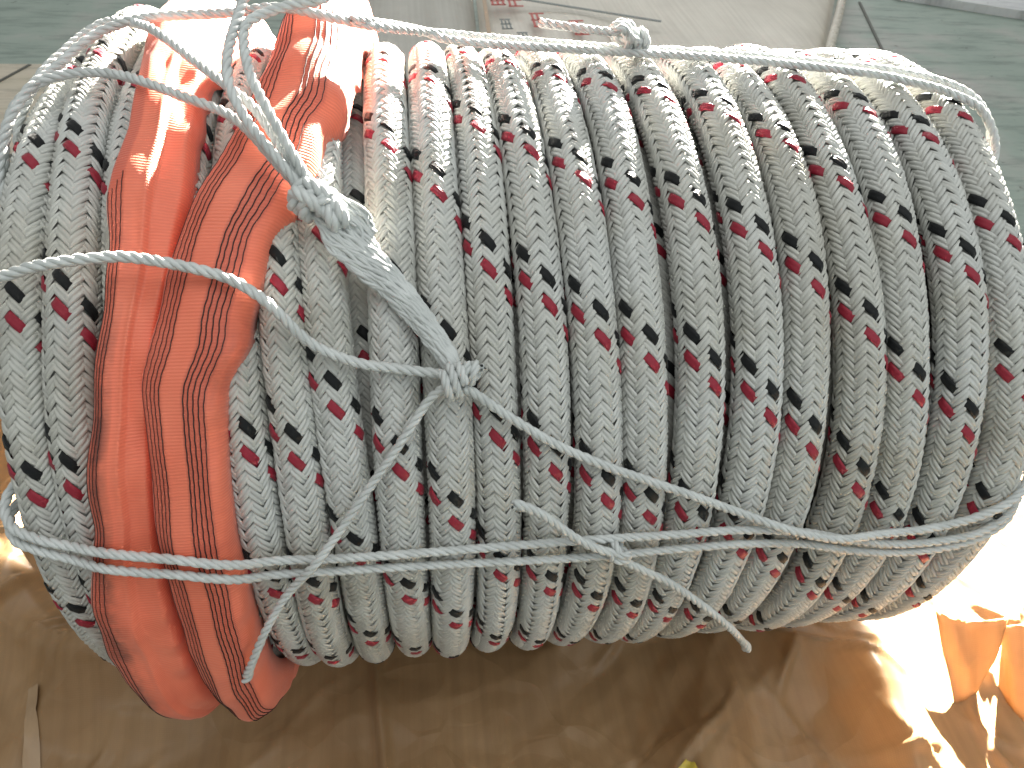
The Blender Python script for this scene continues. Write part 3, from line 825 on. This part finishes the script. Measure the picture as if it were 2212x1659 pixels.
# folded-up corners of the sheet at its sunny end
def flap(base_a, base_b, tip_pts, n=10):
    """a fold rising from the sheet: base edge a-b, free edge through tip points"""
    A, B = np.array(base_a, float), np.array(base_b, float)
    tp = np.array(tip_pts, float)
    u = np.linspace(0, 1, 14)
    s = np.linspace(0, 1, len(tp))
    tip = np.stack([np.interp(u, s, tp[:, k]) for k in range(3)], 1)
    bas = A[None] * (1 - u[:, None]) + B[None] * u[:, None]
    w = np.linspace(0, 1, n)
    P = bas[:, None] * (1 - w[None, :, None]) + tip[:, None] * w[None, :, None]
    nrm = np.cross(B - A, tip[len(tip) // 2] - A); nrm /= np.linalg.norm(nrm)
    P = P + nrm * (0.012 * np.abs(((u[:, None] * 1.6 + w[None, :] * 0.8) % 1.0) - 0.5) * np.sin(np.pi * np.clip(w, .05, 1) * .8)[None, :])[..., None]
    o = mesh_obj('fold_flap', P.reshape(-1, 3), grid_quads(len(u), n), M_SHEET, sh)
    so = o.modifiers.new('thickness', 'SOLIDIFY'); so.thickness = 0.0012
    return o
flap((.593, -.301, -.002), (.625, -.290, -.002), [(.580, -.216, .070), (.616, -.231, .066), (.664, -.232, .070)])
flap((.656, -.290, -.002), (.665, -.330, -.002), [(.660, -.238, .060), (.680, -.240, .066), (.705, -.258, .045)])

def hz(x, y):
    i = np.clip(((np.asarray(x) - xs[0]) / 0.004).astype(int), 0, len(xs) - 2)
    j = np.clip(((np.asarray(y) - ys[0]) / 0.004).astype(int), 0, len(ys) - 2)
    return np.maximum.reduce([h[i, j], h[i + 1, j], h[i, j + 1], h[i + 1, j + 1]])
def draped(name, quad, material, nu=24, nv=8, lift=.0016):
    A, B, C_, D_ = [np.array(q) for q in quad]
    u, v = np.meshgrid(np.linspace(0, 1, nu), np.linspace(0, 1, nv), indexing='ij')
    u = u[..., None]; v = v[..., None]
    P = A * (1 - u) * (1 - v) + D_ * u * (1 - v) + B * (1 - u) * v + C_ * u * v
    z = hz(P[..., 0], P[..., 1]) + lift
    return mesh_obj(name, np.concatenate([P, z[..., None]], -1).reshape(-1, 3), grid_quads(nu, nv), material)
tp = draped('tape_strip', [(-.427, -.197), (-.414, -.197), (-.366, -.40), (-.384, -.40)], M_TAPE)
tag(tp, 'short strip of pale packing tape lying on the brown sheet', 'tape')
yc = draped('card_corner', [(.250, -.340), (.258, -.344), (.266, -.43), (.150, -.41)], M_YELLOW, lift=.003)
tag(yc, 'yellow card corner lying on the brown sheet', 'card')

# ------------------------------------------------------------------ background
bo = poly_slab('tan_board', [(-3.2, 0.2), (-.45, 0.2), (-.62, 1.575), (-3.2, 1.53)], FZ + .0005, FZ + .006, M_SLAB)
tag(bo, 'tan board lying on the floor behind the coil', 'board')
strip('board_joint', (-1.60, 1.065), (-.50, 1.040), .014, FZ + .0085, M_JOINT, bo)
strip('board_joint', (-1.005, 1.56), (-1.30, .70), .008, FZ + .0085, M_JOINT, bo)

def sack(name, label, quad, hgt, material, seed):
    rs = np.random.default_rng(seed)
    A, B, C_, D_ = [np.array(q) for q in quad]       # near-left, near-right, far-right, far-left
    u = np.linspace(-1, 1, 48); v = np.linspace(-1, 1, 40)
    gu, gv = np.meshgrid(u, v, indexing='ij')
    e = (1 - np.abs(gu) ** 6) * (1 - np.abs(gv) ** 6)
    z = FZ + .001 + hgt * np.clip(e, 0, 1) ** 0.5 + 0.005 * np.sin(gu * 9 + rs.uniform(0, 6)) * e + 0.004 * np.sin(gv * 7 + gu * 4) * e
    p, q_ = (gu[..., None] + 1) / 2, (gv[..., None] + 1) / 2
    XY = A * (1 - p) * (1 - q_) + B * p * (1 - q_) + C_ * p * q_ + D_ * (1 - p) * q_
    top = np.concatenate([XY, z[..., None]], -1).reshape(-1, 3)
    bot = np.concatenate([XY, np.full_like(z, FZ + .0005)[..., None]], -1).reshape(-1, 3)
    c0 = XY.reshape(-1, 2).mean(0)
    root = empty(name, (float(c0[0]), float(c0[1]), FZ))
    q = grid_quads(48, 40)
    o = mesh_obj('sack_cloth', np.vstack([top, bot]), np.vstack([q, q[:, ::-1] + len(top)]), material, root)
    o.matrix_parent_inverse = Matrix.Translation(-Vector(root.location))
    tag(root, label, 'sack')
    return root
s2 = sack('sack', 'plain grey sack lying flat on the floor behind the coil', [(-.40, 1.3), (.195, 1.3), (.26, 2.9), (-.30, 2.9)], .05, M_SACK2, 2)
s1 = sack('printed_sack', 'beige sack printed with red characters, cord along its hem', [(.20, 1.25), (1.09, 1.25), (1.93, 2.9), (.275, 2.9)], .05, M_SACK, 4)
inv1 = Matrix.Translation(-Vector(s1.location))
b = Bag()
laid_cord(b, np.array([(1.09, 1.25, .01), (1.325, 1.70, .025), (1.585, 2.18, .025), (1.93, 2.9, .02)]), .035, pitch=.09, step=.008)
o = b.build('hem_cord', M_SACK, s1); o.matrix_parent_inverse = inv1

def mark_box(x, y, w, hh, ang, material, name='printed_mark'):
    c, s = math.cos(ang), math.sin(ang)
    pts = [(x + c * a - s * b_, y + s * a + c * b_) for a, b_ in ((-w / 2, -hh / 2), (w / 2, -hh / 2), (w / 2, hh / 2), (-w / 2, hh / 2))]
    z = .058
    o = poly_slab(name, pts, z, z + .002, material, s1)
    o.matrix_parent_inverse = inv1
    return o
def glyph(x, y, size, material, seed):
    rs = random.Random(seed)
    import bmesh
    b = Bag()
    n = rs.randint(2, 3)
    segs = [((-.45, .5 - i / n), (.45, .5 - i / n + .04)) for i in range(n + 1)]
    segs += [((-.3 + .3 * i, .5), (-.35 + .34 * i, -.5)) for i in range(rs.randint(2, 3))]
    for (a, c) in segs:
        a, c = np.array(a) * size, np.array(c) * size
        a = a * [1, 2.2]; c = c * [1, 2.2]
        t = (c - a) / np.linalg.norm(c - a); nn = np.array([-t[1], t[0]]) * size * .07
        pts = [a + nn, a - nn, c - nn, c + nn]
        v = [(x + p_[0], y + p_[1], z) for z in (.058, .060) for p_ in pts]
        b.add(np.array(v), np.array([(4, 5, 6, 7), (0, 1, 5, 4), (1, 2, 6, 5), (2, 3, 7, 6), (3, 0, 4, 7)]))
    o = b.build('printed_character', material, s1, smooth=False)
    o.matrix_parent_inverse = inv1
for i, (x, y) in enumerate([(.290, 1.97), (.345, 1.96), (.400, 1.78), (.515, 1.72), (.625, 1.66), (.62, 1.50), (.725, 1.46)]):
    glyph(x, y, .052, M_INK_RED, i)
for i, (x, y) in enumerate([(.295, 1.74), (.335, 1.63), (.365, 1.58), (.315, 1.50)]):
    glyph(x, y, .036, M_INK_GREY, 20 + i)
mark_box(.56, 1.89, .50, .014, -.42, M_INK_GREY, 'printed_line')
mark_box(.240, 1.75, .012, .9, -.04, M_TAPE, 'hem_line')

pk = poly_slab('pale_plank', [(1.86, 2.30), (2.6, 1.93), (4.2, 1.6), (4.2, 4.4), (2.0, 4.4)], FZ + .0005, FZ + .03, M_PALE)
tag(pk, 'pale weathered plank lying on the green floor', 'plank')
